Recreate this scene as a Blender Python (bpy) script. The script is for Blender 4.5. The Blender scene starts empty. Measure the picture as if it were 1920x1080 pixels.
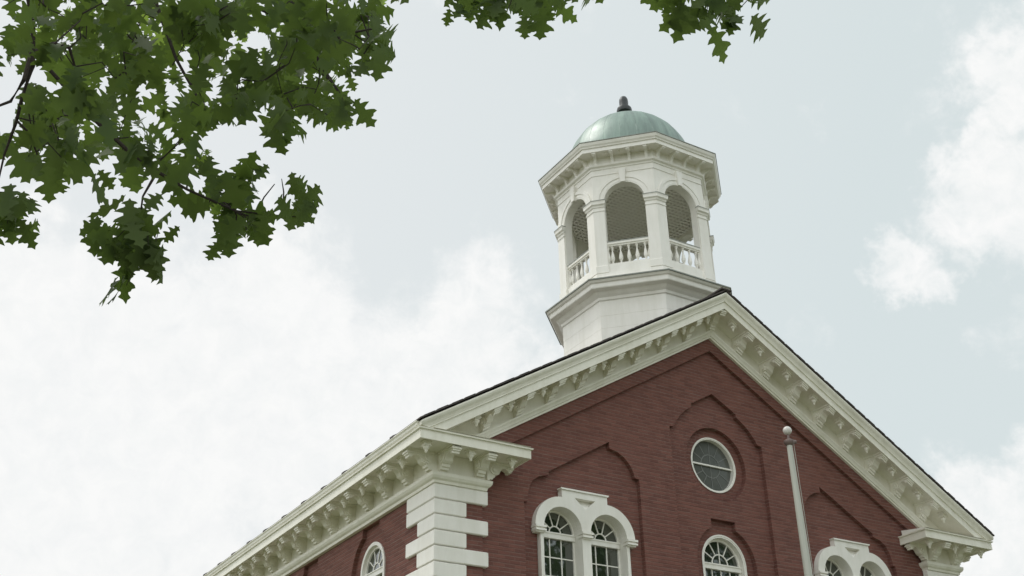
import bpy, bmesh, math, random
from mathutils import Vector, Matrix
from mathutils.geometry import tessellate_polygon
SC = bpy.context.scene
COL = SC.collection
R = math.radians

# ------------------------------------------------------------------ camera
CAM = Vector((-15.0924, -16.2917, 1.6))
YAW, PITCH, ROLL, FPX = 0.5591, 0.5041, -0.0234, 2133.5
fw = Vector((math.sin(YAW)*math.cos(PITCH), math.cos(YAW)*math.cos(PITCH), math.sin(PITCH)))
r0 = Vector((math.cos(YAW), -math.sin(YAW), 0)); u0 = r0.cross(fw)
rt = math.cos(ROLL)*r0 + math.sin(ROLL)*u0
up = -math.sin(ROLL)*r0 + math.cos(ROLL)*u0
cd = bpy.data.cameras.new("camera"); cam = bpy.data.objects.new("camera", cd); COL.objects.link(cam)
M = Matrix((rt, up, -fw)).transposed().to_4x4(); M.translation = CAM
cam.matrix_world = M
cd.sensor_width = 36.0; cd.lens = 36.0*FPX/1920.0; cd.clip_start = 0.1; cd.clip_end = 3000
SC.camera = cam

def pdir(px, py):
    return (fw + rt*((px-960)/FPX) - up*((py-540)/FPX)).normalized()
def at(px, py, dist):
    return CAM + pdir(px, py)*dist
def proj(P):
    d = P-CAM; k = d.dot(fw)
    if k < 0.2: return None
    return (960+FPX*d.dot(rt)/k, 540-FPX*d.dot(up)/k)

# ------------------------------------------------------------------ node helper
class NT:
    def __init__(s, tree): s.t = tree; s.n = tree.nodes; s.l = tree.links
    def new(s, typ, **kw):
        n = s.n.new(typ)
        for k, v in kw.items():
            if k.startswith('in_'):
                key = k[3:]
                key = int(key) if key.isdigit() else key.replace('_', ' ')
                s.set(n.inputs[key], v)
            else: setattr(n, k, v)
        return n
    def set(s, sock, v):
        if isinstance(v, bpy.types.NodeSocket): s.l.new(v, sock)
        elif isinstance(v, (tuple, list)) and len(v) == 3 and sock.type == 'RGBA': sock.default_value = (*v, 1)
        else: sock.default_value = v
    def math(s, op, a, b=None, c=None, clamp=False):
        n = s.n.new('ShaderNodeMath'); n.operation = op; n.use_clamp = clamp
        s.set(n.inputs[0], a)
        if b is not None: s.set(n.inputs[1], b)
        if c is not None: s.set(n.inputs[2], c)
        return n.outputs[0]
    def mix(s, f, a, b, blend='MIX'):
        n = s.n.new('ShaderNodeMix'); n.data_type = 'RGBA'; n.blend_type = blend
        s.set(n.inputs[0], f); s.set(n.inputs[6], a); s.set(n.inputs[7], b)
        return n.outputs[2]
    def ramp(s, f, stops):
        n = s.n.new('ShaderNodeValToRGB'); s.set(n.inputs[0], f)
        cr = n.color_ramp
        while len(cr.elements) < len(stops): cr.elements.new(0.5)
        for e, (p, c) in zip(cr.elements, stops):
            e.position = p; e.color = (*c, 1) if len(c) == 3 else c
        return n.outputs[0]
    def noise(s, vec, scale, detail=4, rough=.5, dist=0.0):
        n = s.n.new('ShaderNodeTexNoise')
        if vec is not None: s.l.new(vec, n.inputs['Vector'])
        n.inputs['Scale'].default_value = scale; n.inputs['Detail'].default_value = detail
        n.inputs['Roughness'].default_value = rough; n.inputs['Distortion'].default_value = dist
        return n.outputs[0]

# ------------------------------------------------------------------ world: thin overcast sky with brighter clouds
SUN_DIR = Vector((-0.33, 0.36, 0.87)).normalized()
w = bpy.data.worlds.new("World"); SC.world = w; w.use_nodes = True
t = NT(w.node_tree); w.node_tree.nodes.clear()
sky = t.new('ShaderNodeTexSky', sky_type='NISHITA', sun_disc=False)
sky.sun_elevation = math.asin(SUN_DIR.z); sky.sun_rotation = math.atan2(SUN_DIR.x, SUN_DIR.y)
sky.altitude = 50; sky.air_density = 1.0; sky.dust_density = 3.0
tc = t.new('ShaderNodeTexCoord'); D = tc.outputs['Generated']
n1 = t.noise(D, 5.0, 7, .62, .5); n2 = t.noise(D, 14.0, 6, .62, .3)
wn = t.new('ShaderNodeTexNoise'); t.l.new(D, wn.inputs['Vector']); wn.inputs['Scale'].default_value = 6.5; wn.inputs['Detail'].default_value = 6; wn.inputs['Roughness'].default_value = .62
off = t.new('ShaderNodeVectorMath', operation='SUBTRACT'); t.l.new(wn.outputs[1], off.inputs[0]); off.inputs[1].default_value = (.5, .5, .5)
offs = t.new('ShaderNodeVectorMath', operation='SCALE'); t.l.new(off.outputs[0], offs.inputs[0]); offs.inputs[3].default_value = .21
Dw = t.new('ShaderNodeVectorMath', operation='ADD'); t.l.new(D, Dw.inputs[0]); t.l.new(offs.outputs[0], Dw.inputs[1])
acc = None
# cloud banks: each a direction in the sky, an angular radius and a strength
BANKS = [(160, 880, 430, 1.2), (560, 760, 330, 1.1), (860, 640, 200, .95), (60, 600, 210, .85),
         (1960, 330, 170, 1.1), (1800, 400, 90, .8), (1655, 500, 80, .9), (1870, 230, 70, .8), (1990, 100, 130, .95), (1740, 320, 50, .5),
         (1930, 960, 150, 1.1), (1880, 590, 90, .35), (950, 60, 260, .25), (690, 390, 60, .35), (1050, 265, 22, .5)]
for (px, py, rad, st) in BANKS:
    c = pdir(px, py)
    dn = t.new('ShaderNodeVectorMath', operation='DISTANCE'); t.l.new(Dw.outputs[0], dn.inputs[0]); dn.inputs[1].default_value = c
    rr = rad/FPX
    mr = t.new('ShaderNodeMapRange', interpolation_type='SMOOTHSTEP'); t.l.new(dn.outputs['Value'], mr.inputs[0])
    mr.inputs[1].default_value = rr*1.4; mr.inputs[2].default_value = rr*.45; mr.inputs[3].default_value = 0; mr.inputs[4].default_value = st
    acc = mr.outputs[0] if acc is None else t.math('MAXIMUM', acc, mr.outputs[0])
front = t.new('ShaderNodeVectorMath', operation='DOT_PRODUCT'); t.l.new(D, front.inputs[0]); front.inputs[1].default_value = fw
away = t.new('ShaderNodeMapRange', interpolation_type='SMOOTHSTEP'); t.l.new(front.outputs['Value'], away.inputs[0])
away.inputs[1].default_value = .86; away.inputs[2].default_value = .7; away.inputs[3].default_value = 0; away.inputs[4].default_value = 1
gen = t.new('ShaderNodeMapRange', interpolation_type='SMOOTHSTEP'); t.l.new(n1, gen.inputs[0]); gen.inputs[1].default_value = .45; gen.inputs[2].default_value = .62
acc = t.math('MAXIMUM', acc, t.math('MULTIPLY', gen.outputs[0], away.outputs[0]))
n3 = t.noise(D, 38.0, 5, .65, .4)
v = t.math('ADD', acc, t.math('MULTIPLY', t.math('SUBTRACT', n1, .5), 1.5))
v = t.math('ADD', v, t.math('MULTIPLY', t.math('SUBTRACT', n2, .5), 1.2))
v = t.math('ADD', v, t.math('MULTIPLY', t.math('SUBTRACT', n3, .5), .6))
cm = t.new('ShaderNodeMapRange', interpolation_type='SMOOTHSTEP'); t.l.new(v, cm.inputs[0]); cm.inputs[1].default_value = .22; cm.inputs[2].default_value = 1.0
mott = t.new('ShaderNodeMapRange'); t.l.new(n3, mott.inputs[0]); mott.inputs[1].default_value = .3; mott.inputs[2].default_value = .7; mott.inputs[3].default_value = .62; mott.inputs[4].default_value = 1.06
cl = t.math('MULTIPLY', cm.outputs[0], mott.outputs[0], clamp=True)
# thin veil: a little paler toward the left of the view, bluer to the right
sx = t.new('ShaderNodeVectorMath', operation='DOT_PRODUCT'); t.l.new(D, sx.inputs[0]); sx.inputs[1].default_value = rt
sr = t.new('ShaderNodeMapRange'); t.l.new(sx.outputs['Value'], sr.inputs[0]); sr.inputs[1].default_value = -.25; sr.inputs[2].default_value = .3
veil = t.mix(sr.outputs[0], (.82, .852, .858), (.715, .79, .795))
skyc = t.new('ShaderNodeVectorMath', operation='SCALE'); t.l.new(sky.outputs[0], skyc.inputs[0]); skyc.inputs[3].default_value = .10
base = t.mix(.93, skyc.outputs[0], veil)
full = t.mix(cl, base, (.95, .955, .95))
# extra brightness added to the sky out of view, to lift the trim
glow = t.math('ADD', t.math('MULTIPLY', away.outputs[0], .45), 1.0)
bg = t.new('ShaderNodeBackground'); t.l.new(full, bg.inputs[0]); t.l.new(glow, bg.inputs[1])
wo = t.new('ShaderNodeOutputWorld'); t.l.new(bg.outputs[0], wo.inputs[0])

sl = bpy.data.lights.new("sun", 'SUN'); sl.energy = 1.5; sl.angle = R(12); sl.color = (1, .97, .92)
so = bpy.data.objects.new("sun", sl); COL.objects.link(so)
so.rotation_euler = SUN_DIR.to_track_quat('Z', 'Y').to_euler(); so.location = (0, 0, 40)
SC.view_settings.view_transform = 'Standard'; SC.view_settings.look = 'None'
SC.cycles.diffuse_bounces = 8; SC.view_settings.exposure = 0.0; SC.view_settings.gamma = 1.0

# ------------------------------------------------------------------ materials
def mat(name, col=(.5, .5, .5), rough=.6, metal=0.0, spec=.5):
    m = bpy.data.materials.new(name); m.use_nodes = True
    b = m.node_tree.nodes['Principled BSDF']
    b.inputs['Base Color'].default_value = (*col, 1); b.inputs['Roughness'].default_value = rough
    b.inputs['Metallic'].default_value = metal; b.inputs['Specular IOR Level'].default_value = spec
    return m, NT(m.node_tree), b
def objco(t): return t.new('ShaderNodeTexCoord').outputs['Object']
def geo_pos(t): return t.new('ShaderNodeNewGeometry').outputs['Position']

def paint(name, col, dirt, k=.5, rough=.5):
    m, t, b = mat(name, col, rough)
    P = geo_pos(t)
    mp = t.new('ShaderNodeMapping'); t.l.new(P, mp.inputs[0]); mp.inputs['Scale'].default_value = (5, 5, .8)
    a = t.noise(mp.outputs[0], 1.0, 6, .65); c = t.noise(P, 1.1, 5, .6); fine = t.noise(P, 30, 3, .6)
    f = t.ramp(t.math('ADD', t.math('MULTIPLY', a, .55), t.math('MULTIPLY', c, .45)), [(.42, (0, 0, 0)), (.64, (1, 1, 1))])
    t.l.new(t.mix(t.math('MULTIPLY', f, k), col, dirt), b.inputs['Base Color'])
    bp = t.new('ShaderNodeBump'); bp.inputs['Strength'].default_value = .12; bp.inputs['Distance'].default_value = .004
    t.l.new(fine, bp.inputs['Height']); t.l.new(bp.outputs[0], b.inputs['Normal'])
    return m
WHITE = paint("white_paint", (.84, .82, .73), (.62, .60, .48))
TRIM = paint("quoin_paint", (.86, .84, .79), (.66, .64, .56), .5)
CUP = paint("cupola_paint", (.87, .85, .80), (.68, .66, .58), .5)
LAT = paint("lattice_paint", (.93, .91, .86), (.8, .8, .72), .3)
LEAD = paint("weathered_capping", (.30, .32, .29), (.16, .17, .15), .8)

def brick():
    m, t, b = mat("red_brick", rough=.85, spec=.25)
    P = geo_pos(t); sp = t.new('ShaderNodeSeparateXYZ'); t.l.new(P, sp.inputs[0])
    u = t.math('ADD', sp.outputs[0], sp.outputs[1])
    cb = t.new('ShaderNodeCombineXYZ'); t.l.new(u, cb.inputs[0]); t.l.new(sp.outputs[2], cb.inputs[1])
    br = t.new('ShaderNodeTexBrick'); t.l.new(cb.outputs[0], br.inputs[0])
    br.inputs['Scale'].default_value = 1.0; br.inputs['Brick Width'].default_value = .215; br.inputs['Row Height'].default_value = .0705
    br.inputs['Mortar Size'].default_value = .007; br.inputs['Mortar Smooth'].default_value = .3; br.inputs['Bias'].default_value = -.1
    br.inputs['Color1'].default_value = (.215, .093, .075, 1); br.inputs['Color2'].default_value = (.140, .060, .051, 1)
    br.inputs['Mortar'].default_value = (.21, .118, .096, 1)
    big = t.noise(P, .9, 5, .6); mid = t.noise(P, 5, 4, .6)
    mp = t.new('ShaderNodeMapping'); t.l.new(cb.outputs[0], mp.inputs[0]); mp.inputs['Scale'].default_value = (1.6, 14.2, 1)
    row = t.noise(mp.outputs[0], 1.0, 4, .75)
    c = t.mix(t.ramp(row, [(.42, (0, 0, 0)), (.78, (.6, .6, .6))]), br.outputs[0], (.115, .052, .046))
    # bed joints: pale raked mortar that shows in patches, course by course
    ph = t.math('FRACT', t.math('DIVIDE', sp.outputs[2], .0705))
    joint = t.ramp(ph, [(0, (1, 1, 1)), (.10, (1, 1, 1)), (.24, (0, 0, 0)), (1, (0, 0, 0))])
    mp2 = t.new('ShaderNodeMapping'); t.l.new(cb.outputs[0], mp2.inputs[0]); mp2.inputs['Scale'].default_value = (1.1, 7, 1)
    patch = t.ramp(t.noise(mp2.outputs[0], 1.3, 5, .7), [(.40, (.12, .12, .12)), (.66, (.9, .9, .9))])
    c = t.mix(t.math('MULTIPLY', joint, patch), c, (.31, .225, .20))
    c = t.mix(t.ramp(big, [(.35, (0, 0, 0)), (.7, (.4, .4, .4))]), c, (.205, .088, .069))
    c = t.mix(t.ramp(mid, [(.5, (0, 0, 0)), (.8, (.5, .5, .5))]), c, (.13, .058, .050))
    t.l.new(c, b.inputs['Base Color'])
    bp = t.new('ShaderNodeBump'); bp.inputs['Strength'].default_value = .8; bp.inputs['Distance'].default_value = .008
    h = t.math('ADD', t.math('MULTIPLY', joint, -1.0), t.math('MULTIPLY', t.noise(P, 40, 4, .6), .6))
    t.l.new(h, bp.inputs['Height']); t.l.new(bp.outputs[0], b.inputs['Normal'])
    return m
BRICK = brick()

def shingle():
    m, t, b = mat("roof_shingle", rough=.9, spec=.2)
    P = geo_pos(t); v = t.new('ShaderNodeTexVoronoi'); t.l.new(P, v.inputs[0]); v.inputs['Scale'].default_value = 5
    c = t.mix(v.outputs[0], (.075, .066, .064), (.13, .115, .11)); t.l.new(c, b.inputs['Base Color'])
    return m
SHING = shingle()

def copper():
    m, t, b = mat("green_copper", rough=.42, spec=1.0)
    b.inputs['Metallic'].default_value = .12; b.inputs['IOR'].default_value = 1.7
    P = geo_pos(t); sp = t.new('ShaderNodeSeparateXYZ'); t.l.new(P, sp.inputs[0])
    ang = t.math('ARCTAN2', t.math('SUBTRACT', sp.outputs[1], 2.14), sp.outputs[0])
    cb = t.new('ShaderNodeCombineXYZ'); t.l.new(t.math('MULTIPLY', ang, 7.0), cb.inputs[0]); t.l.new(t.math('MULTIPLY', sp.outputs[2], .7), cb.inputs[1])
    st = t.noise(cb.outputs[0], 1.0, 6, .65); pat = t.noise(P, 3.0, 6, .65)
    c = t.mix(t.ramp(st, [(.38, (0, 0, 0)), (.66, (1, 1, 1))]), (.070, .135, .105), (.17, .275, .215))
    c = t.mix(t.ramp(pat, [(.55, (0, 0, 0)), (.8, (.6, .6, .6))]), c, (.09, .125, .12))
    t.l.new(c, b.inputs['Base Color'])
    t.l.new(t.math('ADD', t.math('MULTIPLY', pat, .3), .33), b.inputs['Roughness'])
    bp = t.new('ShaderNodeBump'); bp.inputs['Strength'].default_value = .25; bp.inputs['Distance'].default_value = .02
    t.l.new(pat, bp.inputs['Height']); t.l.new(bp.outputs[0], b.inputs['Normal'])
    return m
COPPER = copper()
DARKM, _t, _b = mat("dark_bronze", (.05, .055, .055), .45, .3)
MUNT = mat("grey_leading", (.17, .175, .165), .6)[0]

def glass():
    m, t, b = mat("window_glass", (.022, .030, .020), .03, 0, 1.0)
    b.inputs['IOR'].default_value = 1.75
    P = geo_pos(t); bp = t.new('ShaderNodeBump'); bp.inputs['Strength'].default_value = .18; bp.inputs['Distance'].default_value = .01
    t.l.new(t.noise(P, 2.6, 2, .5), bp.inputs['Height']); t.l.new(bp.outputs[0], b.inputs['Normal'])
    return m
GLASS = glass()
def storm_glass():
    m, t, b = mat("dusty_glass", (.085, .09, .082), .12, 0, .8)
    P = geo_pos(t); c = t.mix(t.noise(P, 3, 4, .6), (.06, .065, .06), (.12, .125, .11)); t.l.new(c, b.inputs['Base Color'])
    return m
STORM = storm_glass()

def leaf_mat(name, c1, c2, tc, tf):
    m = bpy.data.materials.new(name); m.use_nodes = True; t = NT(m.node_tree); t.n.clear()
    P = t.new('ShaderNodeNewGeometry')
    rnd = P.outputs['Random Per Island']
    c = t.mix(rnd, c1, c2)
    d = t.new('ShaderNodeBsdfPrincipled'); t.l.new(c, d.inputs['Base Color']); d.inputs['Roughness'].default_value = .6; d.inputs['Specular IOR Level'].default_value = .18
    tr = t.new('ShaderNodeBsdfTranslucent'); t.l.new(t.mix(rnd, tc, tuple(x*.6 for x in tc)), tr.inputs[0])
    mx = t.new('ShaderNodeMixShader'); mx.inputs[0].default_value = tf
    t.l.new(d.outputs[0], mx.inputs[1]); t.l.new(tr.outputs[0], mx.inputs[2])
    o = t.new('ShaderNodeOutputMaterial'); t.l.new(mx.outputs[0], o.inputs[0])
    return m
LEAF = leaf_mat("oak_leaf", (.026, .046, .017), (.080, .112, .036), (.24, .37, .06), .30)
LEAFLIT = leaf_mat("sunlit_leaf", (.12, .20, .04), (.17, .25, .05), (.42, .60, .10), .5)  # paler copy of the oak leaf with sunlight painted into the colour
LEAFB = leaf_mat("far_leaf", (.045, .075, .028), (.09, .13, .05), (.14, .22, .05), .2)
def barkm():
    m, t, b = mat("bark", rough=.9, spec=.2)
    P = geo_pos(t); mp = t.new('ShaderNodeMapping'); t.l.new(P, mp.inputs[0]); mp.inputs['Scale'].default_value = (9, 9, 2)
    f = t.noise(mp.outputs[0], 1.5, 6, .7)
    t.l.new(t.mix(f, (.022, .018, .015), (.075, .062, .052)), b.inputs['Base Color'])
    bp = t.new('ShaderNodeBump'); bp.inputs['Distance'].default_value = .03; t.l.new(f, bp.inputs['Height']); t.l.new(bp.outputs[0], b.inputs['Normal'])
    return m
BARK = barkm()
def polem():
    m, t, b = mat("pole_paint", rough=.45)
    P = geo_pos(t); mp = t.new('ShaderNodeMapping'); t.l.new(P, mp.inputs[0]); mp.inputs['Scale'].default_value = (30, 30, 1.2)
    t.l.new(t.mix(t.noise(mp.outputs[0], 1, 5, .6), (.38, .39, .34), (.58, .58, .52)), b.inputs['Base Color'])
    return m
POLE = polem()
BALL = mat("ball_paint", (.62, .60, .57), .35)[0]
COLLAR = mat("collar_metal", (.20, .15, .14), .5, .4)[0]
ROPE = mat("rope", (.45, .44, .40), .9)[0]
def grassm():
    m, t, b = mat("lawn", rough=.95, spec=.1)
    P = geo_pos(t)
    t.l.new(t.mix(t.noise(P, 2, 6, .7), (.10, .115, .06), (.16, .165, .10)), b.inputs['Base Color'])
    return m
GRASS = grassm()
PATH = mat("path_concrete", (.38, .36, .33), .9)[0]

# ------------------------------------------------------------------ mesh builder
class MB:
    def __init__(s): s.b = bmesh.new()
    def face(s, pts):
        try: return s.b.faces.new([s.b.verts.new(p) for p in pts])
        except ValueError: return None
    def box(s, x0, x1, y0, y1, z0, z1, f=None):
        f = f or (lambda p: p)
        v = [s.b.verts.new(f(Vector((x, y, z)))) for x in (x0, x1) for y in (y0, y1) for z in (z0, z1)]
        for q in ((0, 1, 3, 2), (4, 6, 7, 5), (0, 4, 5, 1), (2, 3, 7, 6), (0, 2, 6, 4), (1, 5, 7, 3)):
            s.b.faces.new([v[i] for i in q])
        return s
    def rings(s, rings, close=True, cap0=True, cap1=True):
        vs = [[s.b.verts.new(p) for p in r] for r in rings]
        n = len(vs[0])
        for a, b in zip(vs, vs[1:]):
            for i in range(n if close else n-1):
                j = (i+1) % n
                try: s.b.faces.new((a[i], a[j], b[j], b[i]))
                except ValueError: pass
        if cap0: s.b.faces.new(vs[0])
        if cap1: s.b.faces.new(vs[-1])
        return s
    def prism(s, poly, f0, f1): return s.rings([[f0(p) for p in poly], [f1(p) for p in poly]])
    def plate(s, outer, holes, f0, f1):
        """2-D polygon with holes, extruded between maps f0 and f1"""
        loops = [outer]+holes
        pts = [p for L in loops for p in L]
        tris = tessellate_polygon([[Vector((p[0], p[1], 0)) for p in L] for L in loops])
        A = [s.b.verts.new(f0(p)) for p in pts]; B = [s.b.verts.new(f1(p)) for p in pts]
        for tr in tris:
            for V in (A, B):
                try: s.b.faces.new([V[i] for i in tr])
                except ValueError: pass
        k = 0
        for L in loops:
            n = len(L)
            for i in range(n):
                a, c = k+i, k+(i+1) % n
                s.b.faces.new((A[a], A[c], B[c], B[a]))
            k += n
        return s
    def tube(s, pts, rad, n=8):
        rings = []
        for i, p in enumerate(pts):
            d = (pts[min(i+1, len(pts)-1)]-pts[max(i-1, 0)]).normalized()
            a = d.cross(Vector((0, 0, 1)) if abs(d.z) < .95 else Vector((1, 0, 0))).normalized(); b = d.cross(a)
            r = rad[i] if isinstance(rad, (list, tuple)) else rad
            rings.append([p+(a*math.cos(2*math.pi*k/n)+b*math.sin(2*math.pi*k/n))*r for k in range(n)])
        return s.rings(rings)
    def lathe(s, prof, c, n=24, ph=0.0, cap0=True, cap1=True, f=None):
        f = f or (lambda p: p)
        return s.rings([[f(Vector((c[0]+r*math.cos(ph+2*math.pi*k/n), c[1]+r*math.sin(ph+2*math.pi*k/n), c[2]+z))) for k in range(n)] for r, z in prof], True, cap0, cap1)
    def sweep(s, prof, path, side=1):
        """closed profile (out, z) along an open plan path, mitred at corners"""
        n = len(path); rings = []
        for i, p in enumerate(path):
            p = Vector(p)
            def nrm(a, b): d = (Vector(b)-Vector(a)).normalized(); return Vector((d.y, -d.x))*side
            if i == 0: m = nrm(path[0], path[1])
            elif i == n-1: m = nrm(path[-2], path[-1])
            else:
                a, b = nrm(path[i-1], path[i]), nrm(path[i], path[i+1]); m = (a+b)/(1+a.dot(b))
            rings.append([Vector((p.x+m.x*d, p.y+m.y*d, z)) for d, z in prof])
        return s.rings(rings)
    def clip(s, co, no):
        g = s.b.verts[:]+s.b.edges[:]+s.b.faces[:]
        r = bmesh.ops.bisect_plane(s.b, geom=g, plane_co=co, plane_no=no, clear_outer=True)
        ed = [e for e in r['geom_cut'] if isinstance(e, bmesh.types.BMEdge)]
        try: bmesh.ops.holes_fill(s.b, edges=ed)
        except Exception: pass
        return s
    def mesh(s, name, m, smooth=False):
        bmesh.ops.recalc_face_normals(s.b, faces=s.b.faces[:])
        me = bpy.data.meshes.new(name); s.b.to_mesh(me); s.b.free()
        me.materials.append(m)
        if smooth:
            for p in me.polygons: p.use_smooth = True
            try: me.set_sharp_from_angle(angle=R(40))
            except Exception: pass
        return me
    def build(s, name, m, parent=None, smooth=False, label=None):
        o = bpy.data.objects.new(name, s.mesh(name, m, smooth)); COL.objects.link(o)
        if parent: o.parent = parent
        if label: o['label'] = label
        return o
def inst(name, me, parent, loc=(0, 0, 0), rz=0.0, scale=None, label=None):
    o = bpy.data.objects.new(name, me); COL.objects.link(o); o.parent = parent
    o.location = loc; o.rotation_euler = (0, 0, rz)
    if scale: o.scale = scale
    return o
def thing(name, label, cat, loc=(0, 0, 0), group=None):
    o = bpy.data.objects.new(name, None); COL.objects.link(o); o.location = loc
    o['label'] = label; o['category'] = cat
    if group: o['group'] = group
    return o
def arc(cx, cz, r, a0, a1, n=16):
    return [(cx+r*math.cos(R(a0+(a1-a0)*i/n)), cz+r*math.sin(R(a0+(a1-a0)*i/n))) for i in range(n+1)]
def FY(y): return lambda p: Vector((p[0], y, p[1]))
def FX(x): return lambda p: Vector((x, p[0], p[1]))
def mir(poly): return [(-x, z) for x, z in poly][::-1]

# ------------------------------------------------------------------ ground
g = MB(); g.box(-900, 900, -900, 900, -.5, 0); o = g.build('ground', GRASS); o['kind'] = 'structure'
g = MB(); g.box(-1.2, 1.2, -14, -.3, 0.0, .004); g.box(-40, 40, -16.2, -14.0, 0, .004); o = g.build('path', PATH); o['kind'] = 'structure'

# ------------------------------------------------------------------ the brick hall
HALL = thing('brick_hall', 'red brick gabled hall with cream bracketed cornices, white quoins and a domed cupola', 'building')
W, DEP = 6.5, 19.5
SL, ZA = 0.601, 13.13                     # roof slope and ridge height
def roofz(x): return ZA-SL*abs(x)
BT = .84                                  # brick stops this far below the roof line
wall = MB()
def gable(off, xw, zb): return [(-xw, zb), (-xw, ZA-SL*xw-off), (0, ZA-off), (xw, ZA-SL*xw-off), (xw, zb)]
zf = 12.0
field = [(-5.6, .5), (-5.6, zf-.6*5.6), (0, zf), (5.6, zf-.6*5.6), (5.6, .5)]
CZ = 9.53
cpan = ([(1.22, .7), (1.22, 10.09)] + [(1.25*math.cos(R(a)), CZ+1.25*math.sin(R(a))) for a in (27.5, 33, 39, 45, 51, 57, 61.3)] + [(.6, 10.70), (0, 11.04)])
cpan = cpan + [(-x, z) for x, z in cpan[:-1]][::-1]
lpan = [(-4.70, .7), (-2.09, .7), (-2.09, 8.83), (-2.19, 8.84), (-2.23, 8.98), (-2.30, 9.10), (-2.42, 9.22), (-2.57, 9.30), (-2.75, 9.34), (-2.75, 9.47), (-4.16, 8.64), (-4.16, 8.57), (-4.36, 8.52),
        (-4.50, 8.42), (-4.58, 8.29), (-4.62, 8.12), (-4.63, 8.0), (-4.70, 8.0)]
rpan = mir(lpan)
wall.plate(gable(BT-.05, W, 0), [field], FY(0), FY(.08))
def grow_rect(z1, x1, zb=.3): return [(-x1, zb), (-x1, z1-.6*x1), (0, z1), (x1, z1-.6*x1), (x1, zb)]
wall.plate(grow_rect(12.3, 5.9), [cpan, lpan, rpan], FY(.0801), FY(.175))
# openings
def arch_open(c, zs, r, zb, n=20): return [(c-r, zb), (c+r, zb)] + arc(c, zs, r, 0, 180, n)
RW, LWZ = .57, 7.53
ring = arc(0, 9.53, .775, 0, 360, 40)[:-1]
yk = math.sqrt(.75**2-.31**2)
kst = [(-.75, 4.4), (.75, 4.4)] + [(x, z) for x, z in arc(0, 7.50, .75, 0, math.degrees(math.atan2(yk, .31)), 10)] + [(.31, 8.36), (-.31, 8.36)] + [(x, z) for x, z in arc(0, 7.50, .75, 180-math.degrees(math.atan2(yk, .31)), 180, 10)]
TWC, TOFF, TR, TZS = 3.41, .50, .405, 7.60
def twin_hole(c): return [(c-.98, 4.5), (c+.98, 4.5), (c+.98, 7.6)]+arc(c+TOFF, TZS, .56, 0, 80, 8)+arc(c-TOFF, TZS, .56, 100, 180, 8)+[(c-.98, 7.6)]
wall.plate(grow_rect(12.25, 5.95), [ring, kst, twin_hole(-TWC), twin_hole(TWC)], FY(.1751), FY(.28))
hw = arch_open(0, LWZ, .54, 4.6)
wall.plate(grow_rect(12.2, 6.0), [arc(0, 9.54, RW, 0, 360, 40)[:-1], hw, twin_hole(-TWC), twin_hole(TWC)], FY(.2801), FY(.46))
# side wall with hooded window recesses
SWY = [2.55+2.85*i for i in range(6)]
def hood(c):
    r, zc, hb = .80, 7.12, .36; a = math.degrees(math.acos(hb/r))
    return [(c-r, 3.9), (c+r, 3.9)]+arc(c, zc, r, 0, a, 8)+[(c+hb, 7.98), (c-hb, 7.98)]+arc(c, zc, r, 180-a, 180, 8)
for sx in (-1, 1):
    wall.plate([(.0801, 0), (DEP, 0), (DEP, 8.6), (.0801, 8.6)], [hood(c) for c in SWY], FX(sx*W), FX(sx*(W-.08)))
    wall.plate([(.43, .01), (DEP-.1, .01), (DEP-.1, 8.55), (.43, 8.55)], [arch_open(c, 7.16, .50, 4.1) for c in SWY], FX(sx*(W-.0801)), FX(sx*(W-.4)))
wall.plate(gable(BT-.05, W-.09, 0), [], FY(DEP-.0001), FY(DEP-.3))
wall.build('wall', BRICK, HALL)
# dark rooms behind the glass are closed by the roof and walls; the floor between storeys stops light
# foundation
b = MB(); b.box(-W-.06, W+.06, -.06, DEP+.06, 0, .45); b.build('foundation', LEAD, HALL)

# ---- roof
b = MB()
for sx in (-1, 1):
    prof = [(-.728, .0), (DEP+.5, .0), (DEP+.5, -.024), (-.728, -.024)]
    b.prism(prof, lambda p: Vector((0, p[0], ZA+p[1]+.01)), lambda p: Vector((sx*7.19, p[0], roofz(7.19)+p[1]+.01)))
# lifted edge courses that break the eave and rake lines
rnd = random.Random(4)
for k in range(20):
    y = .35+k*1.0+rnd.uniform(-.06, .06); 
    for sx in (-1, 1):
        b.box(7.1, 7.205, y-.05, y+.07, -.012, .02, lambda p: Vector((sx*p.x, p.y, roofz(p.x)+p.z+.012)))
for k in range(26):
    x = .2+k*.27+rnd.uniform(-.03, .03)
    for sx in (-1, 1):
        b.box(x, x+.2, -.735, -.5, .002, .004+rnd.uniform(0, .005), lambda p: Vector((sx*p.x, p.y, roofz(p.x)+p.z+.01)))
b.box(-.14, .14, -.75, DEP+.5, ZA-.015, ZA+.018)
ROOF = b.build('roof', SHING, HALL)

# ---- raking cornice on the gable
b = MB()
rprof = [(-.05, -.30), (-.05, -.055), (-.715, -.055), (-.715, -.085), (-.70, -.12), (-.665, -.165), (-.645, -.215), (-.645, -.235), (-.615, -.24), (-.615, -.40), (-.585, -.40), (-.585, -.36), (-.05, -.36)]
for sx in (-1, 1):
    bb = MB()
    bb.prism(rprof[1:], lambda p: Vector((0, p[0], ZA+p[1])), lambda p: Vector((sx*7.15, p[0], roofz(7.15)+p[1])))
    bb.clip(Vector((0, 0, 8.705)), Vector((0, 0, -1)))
    me = bb.mesh('tmp', WHITE); b.b.from_mesh(me); bpy.data.meshes.remove(me)
b.build('raking_cornice', WHITE, HALL)
b = MB()
fprof = [(.02, -.30), (-.05, -.30), (-.05, -.68), (-.13, -.685), (-.13, -.72), (-.10, -.76), (-.085, -.80), (-.06, -.81), (-.06, -.85), (.02, -.85)]
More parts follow.
